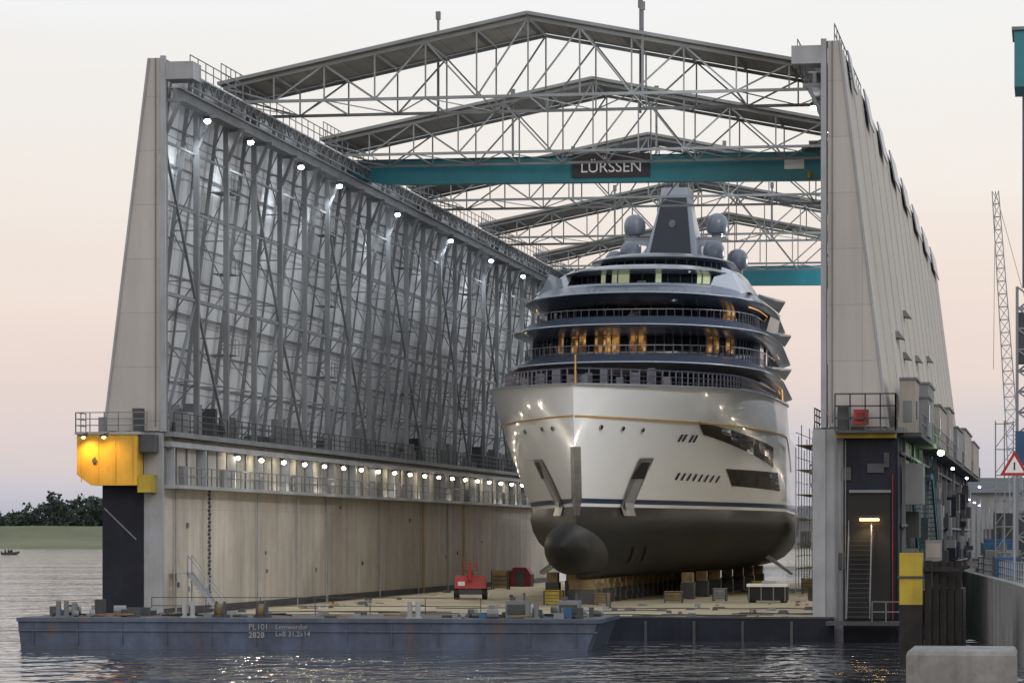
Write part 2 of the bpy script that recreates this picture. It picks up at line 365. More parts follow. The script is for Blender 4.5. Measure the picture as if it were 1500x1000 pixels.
# outside of right tower
b=MB(); r=random.Random(5)
b.box(41.95,43.2,1,LD,11.3,11.55,'steeldk')
for y0,y1,h,x1,k in ((3,8,3.0,42.8,'beige'),(8.6,14,2.2,43.3,'grey'),(17,26,3.4,43.0,'grey'),(30,44,2.6,43.2,'beige'),(50,60,3.2,43.2,'beige'),(66,80,2.4,43.3,'grey'),(88,110,3.0,43.3,'beige'),(118,140,2.8,43.3,'beige')):
    b.box(41.9,x1,y0,y1,11.56,11.56+h,k); b.box(41.9,x1+.1,y0-.1,y1+.1,11.57+h,11.7+h,'steel')
    b.box(x1,x1+.03,y0+.6,y0+1.8,12.4,13.4,'glass'); b.box(42.1,42.6,y0-.03,y0-.002,12.2,13.4,'steel')
b.rail((43.2,1,11.55),(43.2,LD,11.55),1.1,2.5,'steel',.06,2)
for i in range(50):
    y=r.uniform(2,LD-8); z=r.uniform(2,10.0); b.box(41.97,42.3+r.random()*.6,y,y+r.uniform(.6,4),z,z+r.uniform(.4,1.6),r.choice(('steeldk','grey','navy','steel','steeldk')))
for i in range(12): b.beam((42.1,4+i*12,0),(42.1,4+i*12,11.3),.2,.3,'steel')
for z in (3.6,6.4,10.4): b.cyl((42.15,2,z),(42.15,LD,z),.1,.1,8,'steel')
b.box(42.2,43.2,4.0,6.2,7.6,9.9,'grey')
for x in (42.4,43.6): b.beam((x,6,9.2),(x,22,2.4),.12,.35,'teal'); b.beam((x,6,10.3),(x,22,3.5),.07,.07,'teal')
for i in range(26): t=i/26; b.box(42.45,43.55,6+16*t-.15,6+16*t+.15,9.2-6.8*t,9.25-6.8*t,'teal')
b.ball((43.5,24,11.0),.22,.22,.18,'ledg',8,6)
for y in (52,90,138): b.ball((43.4,y,10.6),.12,.12,.1,'ledp',8,6)
b.build('outboard_galleries',dock)
lamp('outboard_lamp','POINT',(43.9,24,10.8),150,(.7,1,.5),dock)
# roof trusses
for Y in (14,42,73,105,136):
    b=MB(); zt=lambda x:33.4+3.8*(1-abs(x-19)/19)
    n=12
    for yy in (Y,Y+7):
        for i in range(n):
            x0=W*i/n;x1=W*(i+1)/n
            b.beam((x0,yy,zt(x0)),(x1,yy,zt(x1)),.18,.2,'steelr')
            b.beam((x0+(.6 if i==0 else 0),yy,32.5),(x1,yy,32.5),.16,.18,'steelr')
            if i: b.beam((x0,yy,32.5),(x0,yy,zt(x0)),.09,.09,'steelr')
            if i%2==(0 if i<n/2 else 1): b.beam((x0,yy,zt(x0)),(x1,yy,32.5),.1,.1,'steelr')
            else: b.beam((x0,yy,32.5),(x1,yy,zt(x1)),.1,.1,'steelr')
    for i in range(n+1):
        x=W*i/n; b.beam((x,Y,zt(x)-.02),(x,Y+7,zt(x)-.02),.1,.14,'steelr')
        if i%2==0:
            b.beam((x,Y,32.5),(x,Y+7,32.5),.09,.09,'steelr')
            if i<n: b.beam((x,Y,32.5),(x+W/n,Y+7,32.5),.06,.06,'steelr'); b.beam((x+W/n,Y+7,32.5),(x+2*W/n,Y,32.5),.06,.06,'steelr')
    for x0,x1 in ((-.3,19),(19,38.3)):
        z0,z1=zt(x0)+.2,zt(x1)+.2
        b.hexa([(x0,Y-.4,z0),(x1,Y-.4,z1),(x1,Y+7.4,z1),(x0,Y+7.4,z0)],[(x0,Y-.4,z0+.1),(x1,Y-.4,z1+.1),(x1,Y+7.4,z1+.1),(x0,Y+7.4,z0+.1)],'roof')
        b.beam((x0,Y-.45,z0+.08),(x1,Y-.45,z1+.08),.06,.2,'steelr')
    b.rail((.2,Y-1.4,33.6),(.2,Y+8,33.6),1.1,1.2,'steel',.05)
    b.build('roof_truss',dock)
b=MB()
for x,y,z in ((12,21.6,39.0),(24.9,21.6,39.4),(13.2,43,37.0),(23.3,43,37.0),(26,14,38),(13,73,36.6),(25,73,36.8),(12,105,37),(26,105,37)):
    b.beam((x,y,32.3),(x,y,z),.14,.14,'steel'); b.box(x-.14,x+.14,y-.14,y+.14,z-.5,z,'steel')
b.build('roof_masts',dock)
# ------------------------------------------------------------------ overhead cranes
for Y,sg in ((50,True),(146,False)):
    cr=empty('overhead_crane')
    b=MB()
    b.hexa([(3,Y,31.3),(W-3,Y,31.05),(W-3,Y+.9,31.05),(3,Y+.9,31.3)],[(3,Y,32.95),(W-3,Y,33.05),(W-3,Y+.9,33.05),(3,Y+.9,32.95)],'teal')
    b.hexa([(.4,Y,31.7),(3,Y,31.3),(3,Y+.9,31.3),(.4,Y+.9,31.7)],[(.4,Y,32.95),(3,Y,32.95),(3,Y+.9,32.95),(.4,Y+.9,32.95)],'teal')
    b.box(W-3,W-.4,Y,Y+.9,31.3,33.05,'teal')
    b.box(.4,W-.4,Y-.08,Y+.98,33.06,33.1,'teal')
    for i in range(16): b.box(1.5+i*2.3,1.54+i*2.3,Y-.012,Y-.001,31.4,32.9,'teal')
    b.box(.3,1.1,Y-1.2,Y+2.1,31.6,32.2,'teal'); b.box(W-1.1,W-.3,Y-1.2,Y+2.1,31.6,32.2,'teal')
    if sg:
        b.box(16.4,22.0,Y-.2,Y-.05,31.5,33.2,'sign'); b.box(31.6,33.0,Y-.14,Y-.05,31.85,32.65,'white')
        b.box(32.8,35.4,Y+.2,Y+2.2,33.12,33.5,'steeldk'); b.box(33.3,34.6,Y+.4,Y+1.9,33.5,33.9,'grey')
        b.cyl((33.4,Y-.2,31.2),(33.4,Y-.2,31.6),.15,.15,8,'yel')
    b.build('bridge_girder',cr)
    if sg:
        text('sign_lettering','LÜRSSEN',1.12,(19.2,Y-.24,32.2),(math.pi/2,0,0),'white',cr)
        b=MB()
        for i in range(3): b.beam((18.75+i*.16-.16,Y-.22,32.88),(18.75+i*.16-.16,Y-.22,33.06),.05,.05,'white')
        b.box(18.55,18.95,Y-.24,Y-.21,32.84,32.89,'white'); b.build('sign_emblem',cr)
# ------------------------------------------------------------------ yacht
XS=19.0; YB=33.0
yacht=empty('superyacht')
def T(s): return 1 if s<48 else 1-.006*(s-48)
def lerp(a,c,t): return a+(c-a)*t
def stem(z): return YB+ (0 if z>13 else (13-z)*.16) + (0 if z<13 else -(z-13)*.12)
def H(s,z):
    w=min(1,max(0,(z-7.8)/8.6)); a=lerp(1.8,2.6,w); bb=lerp(1.15,.78,w); Lr=lerp(52,38,w); B=lerp(10.1,10.25,w)
    u=min(1,max(0,s/Lr)); h=B*(1-(1-u)**a)**bb
    if z<7.8:
        k=max(0,(z-2.9)/4.9); k2=(1-(1-k)**2.6)**.5; e=lerp(1.5,.55,u)
        h*=k2**e if k2>0 else 0
        h+=.25*min(1,s/5)
    return h*T(s)
def sheer(s): return 15.9+.5*min(1,s/22) if s<52 else lerp(16.4,14.2,min(1,(s-52)/10)) 
def hp(s,z,side,off=0):
    p=Vector((XS+side*H(s,z),stem(z)+s,z))
    if off:
        ds=.3;dz=.15
        a=Vector((XS+side*H(s+ds,z),stem(z)+s+ds,z))-p; c=Vector((XS+side*H(s,z+dz),stem(z+dz)+s,z+dz))-p
        n=a.cross(c)*side; n=-n if n.x*side<0 else n
        p=p+n.normalized()*off
    return p
ss=[0,.08,.25,.5,.9,1.4,2,2.8,3.8,5,6.5,8.2,10,12,14,16.5,19,22,25,28,32,36,40,44,48,52,55,58,62,68,75,82,90,96,102]
zl=[2.9,3.05,3.3,3.8,4.5,5.3,6.2,7.1,7.8,8.02,8.35,9.2,10.2,11.3,12.5,13.6,13.95]
zk=['hullb']*8+['hullw','stripe']+['hullw']*10
tops=[.25,.5,.75,1.0]
b=MB()
for sd in (-1,1):
    o=len(b.v); nz=len(zl)+4
    for s in ss:
        for z in zl: b.v.append(tuple(hp(s,z,sd)))
        for t in tops: b.v.append(tuple(hp(s,lerp(13.95,sheer(s),t),sd)))
    for i in range(len(ss)-1):
        for j in range(nz-1):
            q=[o+i*nz+j,o+(i+1)*nz+j,o+(i+1)*nz+j+1,o+i*nz+j+1]
            b.f.append(q if sd>0 else q[::-1]); b.m.append(b.mi(zk[j]))
for s0,s1 in zip(ss[:-1],ss[1:]):
    zd0,zd1=sheer(s0)-1.1,sheer(s1)-1.1
    b.poly([hp(s0,2.9,-1),hp(s1,2.9,-1),hp(s1,2.9,1),hp(s0,2.9,1)],'hullb')
    b.poly([hp(s0,zd0,-1),hp(s0,zd0,1),hp(s1,zd1,1),hp(s1,zd1,-1)],'teak')
e=[hp(102,z,1) for z in zl+[14.2]]; e2=[hp(102,z,-1) for z in zl+[14.2]]
b.poly(e+e2[::-1],'hullw')
hull=b.build('hull',yacht,40)
b=MB(); rings=[]
for t in [0,.01,.03,.06,.1,.16,.22,.3,.42,.6,.8,1]:
    y=29.2+t*16; rr=1.62*math.sqrt(max(0,1-(1-min(1,t/.22))**2)) if t<.22 else 1.62*(1-.25*(t-.22))
    rings.append([(XS-.3+rr*math.cos(a)+.3*t,y,5.1-.7*t+rr*1.05*math.sin(a)) for a in [2*math.pi*i/28 for i in range(28)]])
b.loft(rings,'hullb'); b.build('bulbous_bow',yacht,60)
def patch(b,cs,side,k,off=.05,n=6,m=3):
    (a0,a1,a2,a3)=cs; o=len(b.v)
    for j in range(m+1):
        for i in range(n+1):
            u=i/n;v=j/m
            s=lerp(lerp(a0[0],a1[0],u),lerp(a3[0],a2[0],u),v); z=lerp(lerp(a0[1],a1[1],u),lerp(a3[1],a2[1],u),v)
            b.v.append(tuple(hp(s,z,side,off)))
    for j in range(m):
        for i in range(n): b.f.append([o+j*(n+1)+i,o+j*(n+1)+i+1,o+(j+1)*(n+1)+i+1,o+(j+1)*(n+1)+i]); b.m.append(b.mi(k))
def proj(p):
    dx,dy=p[0]-CX,p[1]-CY; d=-dx*S+dy*C; l=dx*C+dy*S
    return 750+F*l/d, 785-F*(p[2]-CZ)/d, d
def find(px,py,side):
    z=10.; s=5.
    for it in range(30):
        lo,hi=0.,(60. if side>0 else 16.)
        for _ in range(30):
            mm=(lo+hi)/2; x=proj(hp(mm,z,side))[0]
            if (x<px)==(side>0): lo=mm
            else: hi=mm
        s=(lo+hi)/2; d=proj(hp(s,z,side))[2]; z=.5*z+.5*(CZ+(785-py)*d/F)
    return (round(s,2),round(z,2))
def PP(pts,side): return [find(x,y,side) for x,y in pts]
b=MB()
for pts,sd in (([(912,755),(930,755),(957,670),(936,670)],1),([(812,755),(823,755),(794,672),(782,672)],-1)):
    rp=PP(pts,sd); patch(b,rp,sd,'chrome',.09,3,6)
patch(b,PP([(915,746),(928,746),(949,682),(938,682)],1),1,'grey',.12,3,6); patch(b,PP([(921,700),(941,700),(950,676),(938,676)],1),1,'hullb',.15,3,3)
patch(b,PP([(815,744),(820,744),(793,682),(787,682)],-1),-1,'grey',.12,3,6); patch(b,PP([(796,700),(800,700),(792,676),(785,676)],-1),-1,'hullb',.15,3,3)
patch(b,PP([(1030,636),(1132,684),(1132,655),(1022,617)],1),1,'glass',.05,10,3)
patch(b,PP([(1072,711),(1142,719),(1138,692),(1063,686)],1),1,'glass',.05,8,3)
sw=[]
for x,y in ((996,641),(1002,641),(1012,642),(1018,642)): sw+=PP([(x,y)],1)
for i in range(8): sw+=PP([(992+i*8.4,697+i*.6)],1)
for s,z in sw: patch(b,[(s-.25,z-.25),(s+.1,z-.25),(s+.27,z+.25),(s-.08,z+.25)],1,'glass',.05,1,1)
def port(px,py,sd):
    s,z=PP([(px,py)],sd)[0]; c=hp(s,z,sd,.02); d=hp(s,z,sd,.1)
    b.cyl(c,d,.17,.17,12,'chrome'); b.cyl(d,d+(d-c)*.2,.12,.12,12,'glass')
for x,y in ((880,625),(912,627),(941,629)): port(x,y,1)
for x,y in ((810,627),(795,628),(770,632)): port(x,y,-1)
for x0 in (925,943): patch(b,PP([(x0-6,824),(x0+2,822),(x0+9,801),(x0+2,801)],1),1,'black',.06,2,4)
b.build('hull_openings',yacht)
b=MB()
for i in range(12):
    z=7.2+i*.38; y=stem(z)-.02; wd=.36 if i>2 else .22+.05*i
    b.hexa([(XS-wd,y+.5,z),(XS,y-.1,z),(XS+wd,y+.5,z),(XS,y+.6,z)],[(XS-wd,y+.44,z+.375),(XS,y-.16,z+.375),(XS+wd,y+.44,z+.375),(XS,y+.54,z+.375)],'stemst')
b.build('stem_plate',yacht)
b=MB()
for sd in (-1,1):
    pr=None
    for i in range(60):
        s=.05+i*1.15; z=13.8-(0 if s<44 else .0016*(s-44)**2.3); p=hp(s,z,sd,.04)
        if pr: b.beam(pr,p,.05,.11,'gold')
        pr=p
b.build('hull_gold_line',yacht)
b=MB()
for sd in (-1,1):
    pts=[hp(s,sheer(s),sd) for s in ss if s<=52]
    for p,q in zip(pts[:-1],pts[1:]): b.beam(p,q,.3,.14,'sup2')
    s=.8
    while s<50:
        p=hp(s,sheer(s),sd); p.x-=sd*min(1.0,abs(p.x-XS)); q=hp(s+.9,sheer(s+.9),sd); q.x-=sd*min(1.0,abs(q.x-XS))
        p.y+=.6;q.y+=.6
        b.beam(p-Vector((0,0,.9)),p+Vector((0,0,1.15)),.09,.09,'sup')
        for z in (.35,.7,1.12): b.beam(p+Vector((0,0,z)),q+Vector((0,0,z)),.06,.1 if z>1 else .05,'sup')
        s+=.9
b.cyl((XS,YB+.6,15.8),(XS,YB+.6,17.9),.09,.06,8,'gold')
b.box(XS-.7,XS+.7,YB+1.5,YB+3,15,16.6,'sup')
for i in range(10):
    x=XS-5+i*1.1; b.box(x,x+.5,YB+9,YB+9.6,15.4,16.8+.3*(i%3),'sup')
b.build('foredeck_rail',yacht)
NF=26
def outline(sf,Ln,hb,sa,p=2.7,m=8):
    D=[]
    for i in range(201):
        t=i/200*math.pi/2; D.append((hb*math.sin(t)**(2/p),sf+Ln*(1-max(0,math.cos(t))**(2/p))))
    cum=[0]
    for a,c in zip(D[:-1],D[1:]): cum.append(cum[-1]+math.hypot(a[0]-c[0],a[1]-c[1]))
    R=[];j=0
    for i in range(NF+1):
        tg=cum[-1]*i/NF
        while j<199 and cum[j+1]<tg: j+=1
        f=(tg-cum[j])/max(1e-9,cum[j+1]-cum[j]); f=min(1,max(0,f))
        x=lerp(D[j][0],D[j+1][0],f); s=lerp(D[j][1],D[j+1][1],f); R.append((x*T(s),s))
    s0=R[-1][1]
    for i in range(1,m+1):
        s=lerp(s0,sa,i/m); R.append((hb*T(s),s))
    return [(-x,s) for x,s in R[::-1]]+R[1:]
PF=2.7
def ring(sf,Ln,hb,sa,z,p=None,sag=0): return [(XS+x,YB+s,z-sag*(x/max(hb,1))**2) for x,s in outline(sf,Ln,hb,sa,p or PF)]
b=MB()
def visor(sf,Ln,hb,sa,z0,z1,k='sup',e=1.6,sag=.25):
    zm=lerp(z0,z1,.38)
    b.loft([ring(sf+2.2,Ln,hb-1.5,sa-1,z0,None,sag),ring(sf+.25,Ln,hb-.12,sa,zm-.07,None,sag),ring(sf,Ln,hb,sa,zm,None,sag),ring(sf+.1,Ln,hb-.05,sa,zm+.1,None,sag),ring(sf+.3,Ln,hb-.2,sa,zm+.12,None,sag),ring(sf+e*.8,Ln,hb-.9,sa-1,lerp(zm,z1,.7),None,sag*.6),ring(sf+e*1.8,Ln,hb-1.9,sa-2,z1)],k,True,lambda j,i:('sup2' if j==2 and k=='sup' else k))
def wallband(sf,Ln,hb,sa,z0,z1,kind,rake=.5):
    rr=random.Random(int(sf*10)+4)
    n=len(outline(sf,Ln,hb,sa)); mid=(n-1)//2
    pat=[]
    while len(pat)<n: pat+= [rr.random()*.55]*rr.choice((1,2,3))+[.9]*rr.choice((1,1,2))
    def kf(j,i):
        if j!=1: return 'sup2' if j==0 else 'sup'
        if kind=='warm' and -10<i-mid<14: return 'warm' if pat[i]<.48 else 'glass'
        if kind=='dim' and 9<i-mid<24: return 'warm' if pat[i]<.12 else 'glass'
        if kind=='bridge' and -12<i-mid<14: return 'yglow' if pat[i]<.35 else 'glass'
        return 'glass'
    zz=[z0,lerp(z0,z1,.28),lerp(z0,z1,.88),z1] if kind=='warm' else [z0,lerp(z0,z1,.18),lerp(z0,z1,.9),z1]
    b.loft([ring(sf+rake*t,Ln,hb,sa,z) for t,z in zip((0,.2,.8,1),zz)],'sup',True,kf)
    R=ring(sf-.04,Ln,hb+.04,sa,0)
    for i in range(0,len(R),(1 if kind=='warm' else 2)):
        x,y,_=R[i]; b.beam((x,y,z0),(x,y+rake*.9,z1),.09,.09,'sup')
wallband(26,12,8.9,85,15.0,18.4,'dark')
visor(21.5,15,10.0,84,18.0,19.35)
wallband(28,12,8.7,82,19.1,21.1,'warm')
visor(24.5,14,9.9,80,20.95,22.3)
wallband(31.5,11,8.0,78,22.1,23.75,'dim')
visor(28,13.5,9.5,74,23.5,25.05,sag=.35)
wallband(36,9,6.3,66,24.9,26.3,'bridge')
visor(34.5,10,7.0,66,26.1,26.9,'sup2',1.0,.1)
wallband(44,8,5.2,62,26.7,28.0,'dark')
visor(43,9,5.9,63,27.8,28.5,'sup',.8,.1)
b.build('superstructure',yacht,35)
b=MB()
for (sf,Ln,hb,sa,z) in ((21.5,15,10.0,84,18.35),(24.5,14,9.9,80,21.3),(28,13.5,9.5,74,23.75)):
    R=ring(sf+1.1,Ln,hb-.75,sa,z-.28); mid=(len(R)-1)//2
    for i in range(mid+17,mid+31): b.beam(R[i],R[i+1],.08,.08,'ledo')
    for i in range(mid-25,mid-17): b.beam(R[i],R[i+1],.06,.06,'ledo')
for sd in (-1,1):
    b.hexa([(XS+sd*8.4,YB+36,24.6),(XS+sd*6.0,YB+35,24.6),(XS+sd*6.0,YB+44,24.6),(XS+sd*8.4,YB+46,24.6)],
           [(XS+sd*7.0,YB+42,26.6),(XS+sd*5.8,YB+40,26.9),(XS+sd*5.8,YB+47,26.9),(XS+sd*7.0,YB+49,26.6)],'sup2')
    b.hexa([(XS+sd*8.9,YB+44,21.9),(XS+sd*8.0,YB+43,21.9),(XS+sd*8.0,YB+52,21.9),(XS+sd*8.9,YB+54,21.9)],
           [(XS+sd*9.0,YB+49,24.2),(XS+sd*8.0,YB+48,24.4),(XS+sd*8.0,YB+55,24.4),(XS+sd*9.0,YB+57,24.2)],'sup')
    for z,s0,hb in ((18.7,40,10.0),(21.5,41,9.9),(24.2,40,9.5)):
        x0=XS+sd*(hb-.3); x1=XS+sd*(hb+.55)
        b.hexa([(x0,YB+s0-6,z-.15),(x1-sd*.5,YB+s0-2,z-.05),(x1,YB+s0+9,z+.5),(x0,YB+s0+13,z-.1)],[(x0,YB+s0-6,z+.1),(x1-sd*.5,YB+s0-2,z+.08),(x1,YB+s0+9,z+.62),(x0,YB+s0+13,z+.5)],'sup')
    pr=None
    for i in range(14):
        t=i/13; p=(XS+sd*(9.6*T(60+14*t)+.1),YB+56+14*t,lerp(19.6,12.2,t**1.6))
        if pr: b.beam(pr,p,.16,.8,'hullw'); b.beam((pr[0]+sd*.12,pr[1],pr[2]-.45),(p[0]+sd*.12,p[1],p[2]-.45),.06,.1,'ledo')
        pr=p
for z0,s0 in ((23.9,29.3),(21.4,25.8)):
    b.hexa([(XS-.35,YB+s0,z0),(XS+.35,YB+s0,z0),(XS+.6,YB+s0+6,z0+.9),(XS-.6,YB+s0+6,z0+.9)],[(XS-.15,YB+s0+1,z0+.6),(XS+.15,YB+s0+1,z0+.6),(XS+.3,YB+s0+6.5,z0+1.7),(XS-.3,YB+s0+6.5,z0+1.7)],'sup2')
for z,sf,Ln,hb in ((22.2,29.5,12,8.6),(19.3,26.5,13,9.2)):
    R=ring(sf,Ln,hb,60,z)
    for i in range(4,len(R)-5):
        b.beam((R[i][0],R[i][1],z-.2),(R[i][0],R[i][1],z+.75),.04,.04,'sup'); b.beam((R[i][0],R[i][1],z+.75),(R[i+1][0],R[i+1][1],z+.75),.06,.06,'sup2')
for sd,o_ in ((-1,0),(1,1)):
    x0=XS+sd*5.4
    b.hexa([(x0,YB+31.4+o_,24.2),(x0+sd*2.6,YB+34,24.1),(x0+sd*2.9,YB+36,24.3),(x0+sd*.3,YB+33.5,24.5)],[(x0+sd*.5,YB+33.2,25.6),(x0+sd*1.7,YB+35,26.1),(x0+sd*1.9,YB+36.5,26.1),(x0+sd*.7,YB+34.8,25.7)],'sup2')
b.build('superstructure_details',yacht,35)
b=MB(); ym=YB+56
def rect(hw,y0,y1,z,c=.35): return [(XS-hw,y0+c,z),(XS-hw+c,y0,z),(XS+hw-c,y0,z),(XS+hw,y0+c,z),(XS+hw,y1,z),(XS-hw,y1,z)]
b.loft([rect(3.0,ym-2,ym+8,28.4),rect(2.3,ym-.8,ym+7,29.4),rect(1.75,ym+.6,ym+5.5,31.6),rect(1.45,ym+1.6,ym+4.8,33.2),rect(1.2,ym+2.2,ym+4.4,35.2)],'sup2')
b.hexa([(XS-1.75,ym-1.3,29.3),(XS+1.75,ym-1.3,29.3),(XS+1.6,ym+.4,29.3),(XS-1.6,ym+.4,29.3)],[(XS-1.0,ym+1.7,34.5),(XS+1.0,ym+1.7,34.5),(XS+1.0,ym+2.6,34.5),(XS-1.0,ym+2.6,34.5)],'glass')
b.box(XS-4.3,XS+4.3,ym+2.2,ym+3.4,30.75,31.0,'sup2')
for sd in (-1,1):
    b.hexa([(XS+sd*1.5,ym+2,30.2),(XS+sd*4.2,ym+2,30.7),(XS+sd*4.2,ym+3.5,30.7),(XS+sd*1.5,ym+3.5,30.2)],[(XS+sd*1.5,ym+2.1,30.72),(XS+sd*4.4,ym+2.1,30.74),(XS+sd*4.4,ym+3.4,30.74),(XS+sd*1.5,ym+3.4,30.72)],'sup2')
    for x,z,r_ in ((3.5,32.1,.92),(3.5,29.6,.9),(5.2,29.1,.9)):
        yy=ym+2.8 if z>30 else ym+(0 if x<4 else 3)
        b.cyl((XS+sd*x,yy,z-r_-.45),(XS+sd*x,yy,z-r_+.1),.4,.5,14,'sup2')
        b.loft([[(XS+sd*x+r_*f*math.cos(a),yy+r_*f*math.sin(a),z+r_*g) for a in [2*math.pi*i/22 for i in range(22)]] for f,g in ((.5,-.95),(.85,-.85),(.97,-.6),(1,-.1),(.97,.25),(.86,.55),(.66,.80),(.38,.96),(.02,1.03))],'dome')
for sx in (-.7,-.35,.35,.7): b.beam((XS+sx,ym+3,35.0),(XS+sx*.9,ym+3,37.2),.1,.1,'steeldk')
for z in (35.4,36.0,36.6): b.box(XS-1.1,XS+1.1,ym+2.8,ym+3.2,z,z+.12,'steeldk')
b.box(XS-.25,XS+.25,ym+2.7,ym+3.3,35.1,37.4,'sup2')
for x in (-1.1,1.1,-.55): b.beam((XS+x,ym+3,36.6),(XS+x,ym+3,37.9),.06,.06,'steeldk')
b.cyl((XS,ym+.3,32.0),(XS,ym-.05,31.9),.28,.28,16,'sup2')
b.build('mast_and_radomes',yacht,40)
b=MB(); 
for sd in (-1,1): b.hexa([(XS+sd*8.2,YB+50,4.6),(XS+sd*8.2,YB+53,4.4),(XS+sd*8.0,YB+53,4.2),(XS+sd*8.0,YB+50,4.3)],[(XS+sd*10.4,YB+50.6,2.9),(XS+sd*10.4,YB+52.4,2.8),(XS+sd*10.3,YB+52.4,2.6),(XS+sd*10.3,YB+50.6,2.7)],'sup2')
b.build('stabiliser_fins',yacht)
# ------------------------------------------------------------------ things in the dock
kb=empty('keel_blocks'); b=MB(); r=random.Random(9)
for i in range(26):
    y=36.5+i*3.2
    for lv in range(5): b.box(XS-.9+r.uniform(-.06,.06),XS+.9+r.uniform(-.06,.06),y,y+1.0,ZD+.004+lv*.335,ZD+.33+lv*.335,'wood' if lv>2 else 'steeldk')
    if i>3 and i%3==0:
        for sd in (-1,1):
            b.box(XS+sd*5-.5,XS+sd*5+.5,y,y+1.1,ZD+.004,ZD+1.2,'steeldk'); b.box(XS+sd*5-.4,XS+sd*5+.4,y,y+1,ZD+1.21,ZD+1.95,'wood')
b.build('block_stacks',kb)
def crate(x,y,w,d,h,k,name='equipment_crate'):
    b=MB(); b.box(-w/2,w/2,-d/2,d/2,.1,h,k)
    for sx in (-1,1):
        for sy in (-1,1): b.box(sx*w/2-.05,sx*w/2+.05,sy*d/2-.05,sy*d/2+.05,0,h+.04,'steeldk')
    b.box(-w/2-.03,w/2+.03,-d/2-.03,d/2+.03,h+.045,h+.1,k)
    for i in range(3): b.box(-w/2+.1,w/2-.1,-d/2-.03,-d/2-.005,h*(.25+.22*i),h*(.3+.22*i),'steeldk')
    return b.build(name,None,None,(x,y,ZD+.004),(0,0,random.uniform(-.2,.2)))
for x,y,w,h,k in ((17.4,34.5,1.1,.9,'yel'),(20.6,35,.9,.7,'wood'),(24.5,43,1.2,.7,'wood'),(34.5,70,1.5,1.6,'grey'),(31.5,78,1.5,1.2,'wood'),(3.4,95,1.4,1.6,'wood'),(28.5,66,1.2,1.1,'yel'),(27,50,.9,.8,'grey'),(33.5,55,.9,.9,'steeldk')):
    crate(x,y,w,.9,h,k)
b=MB(); b.box(-1.35,1.35,-.9,.9,.15,1.1,'black'); b.box(-1.42,1.42,-.97,.97,1.1,1.3,'white')
for x in (-1.3,-.45,.4,1.2): b.box(x,x+.08,-.95,-.9,.1,1.1,'steel')
b.box(-1.3,-.9,-.6,.6,0,.15,'steeldk'); b.box(.9,1.3,-.6,.6,0,.15,'steeldk'); b.box(-.4,.5,-.5,.4,1.3,1.5,'steellt')
b.build('generator_unit',None,None,(30.9,44.8,ZD+.004))
bl=empty('boom_lift',(8.4,53,ZD+.004),(0,0,.15)); b=MB()
for sx in (-1,1):
    for sy in (-1,1): b.cyl((sx*.85,sy*.8,.42),(sx*1.2,sy*.8,.42),.42,.42,18,'black'); b.cyl((sx*1.2,sy*.8,.42),(sx*1.22,sy*.8,.42),.2,.2,12,'grey')
b.box(-.85,.85,-1.1,1.1,.35,.75,'steeldk'); b.hexa([(-1.15,-1.2,.8),(1.15,-1.2,.8),(1.15,1.5,.8),(-1.15,1.5,.8)],[(-1.1,-1.05,1.75),(1.1,-1.05,1.75),(1.1,1.4,1.45),(-1.1,1.4,1.45)],'red')
b.box(-.2,.15,-1.4,1.6,1.76,2.05,'red'); b.box(-.15,.1,-1.7,-1.41,1.4,2.3,'red')
b.rail((-.5,-1.6,2.05),(.5,-1.6,2.05),.6,.5,'red',.06); b.rail((-.5,-.9,2.05),(.5,-.9,2.05),.6,.5,'red',.06); b.box(-.5,.5,-1.6,-.9,2.06,2.1,'steeldk')
b.box(-.9,-.4,-1.24,-1.2,1.0,1.3,'white'); b.build('lift_body',bl)
b=MB(); b.loft([[(-1,y,0),(1,y,0),(1.05,y,1.1),(.6,y,1.75),(-.6,y,1.75),(-1.05,y,1.1)] for y in (-.9,.9)],'reddk'); b.box(-.4,.4,-.95,-.9,.1,1.4,'steeldk')
b.build('red_shelter_tent',None,None,(2.4,112,ZD+.004))
b=MB()
for i in range(11): b.box(0,.9,-1.7+i*.17,-1.45+i*.17,.22*i,.22*i+.05,'steellt')
for x in (0,.9): b.beam((x,-1.8,0),(x,.2,2.5),.07,.2,'steellt'); b.beam((x,-1.8,1),(x,.2,3.5),.05,.05,'steellt'); b.beam((x,-1.8,0),(x,-1.8,1),.05,.05,'steellt'); b.beam((x,.2,0),(x,.2,3.5),.07,.07,'steellt'); b.beam((x,-.8,1.25),(x,-.8,2.25),.05,.05,'steellt')
b.box(-.1,1,.21,1.2,2.45,2.5,'steellt'); b.build('access_stairs',None,None,(1.3,1.6,ZD+.004),(0,0,math.pi/2))
b=MB()
for i in range(9):
    for j in range(2):
        x=29.9+j*1.3; y=82+i*3.0; b.beam((x,y,ZD),(x,y,13+ (i%3)),.07,.07,'steellt')
for lv in range(6):
    z=3.2+lv*2
    for j in range(2): b.beam((29.9+j*1.3,82,z),(29.9+j*1.3,106,z),.06,.06,'steellt'); b.beam((29.9+j*1.3,82,z+1),(29.9+j*1.3,106,z+1),.05,.05,'steellt')
    b.box(29.95,31.15,82,106,z-.06,z,'wood')
    for i in range(8): b.beam((31.2,82+i*3,z),(31.2,85+i*3,z+2),.05,.05,'steellt')
b.build('scaffolding')
b=MB(); r=random.Random(21)
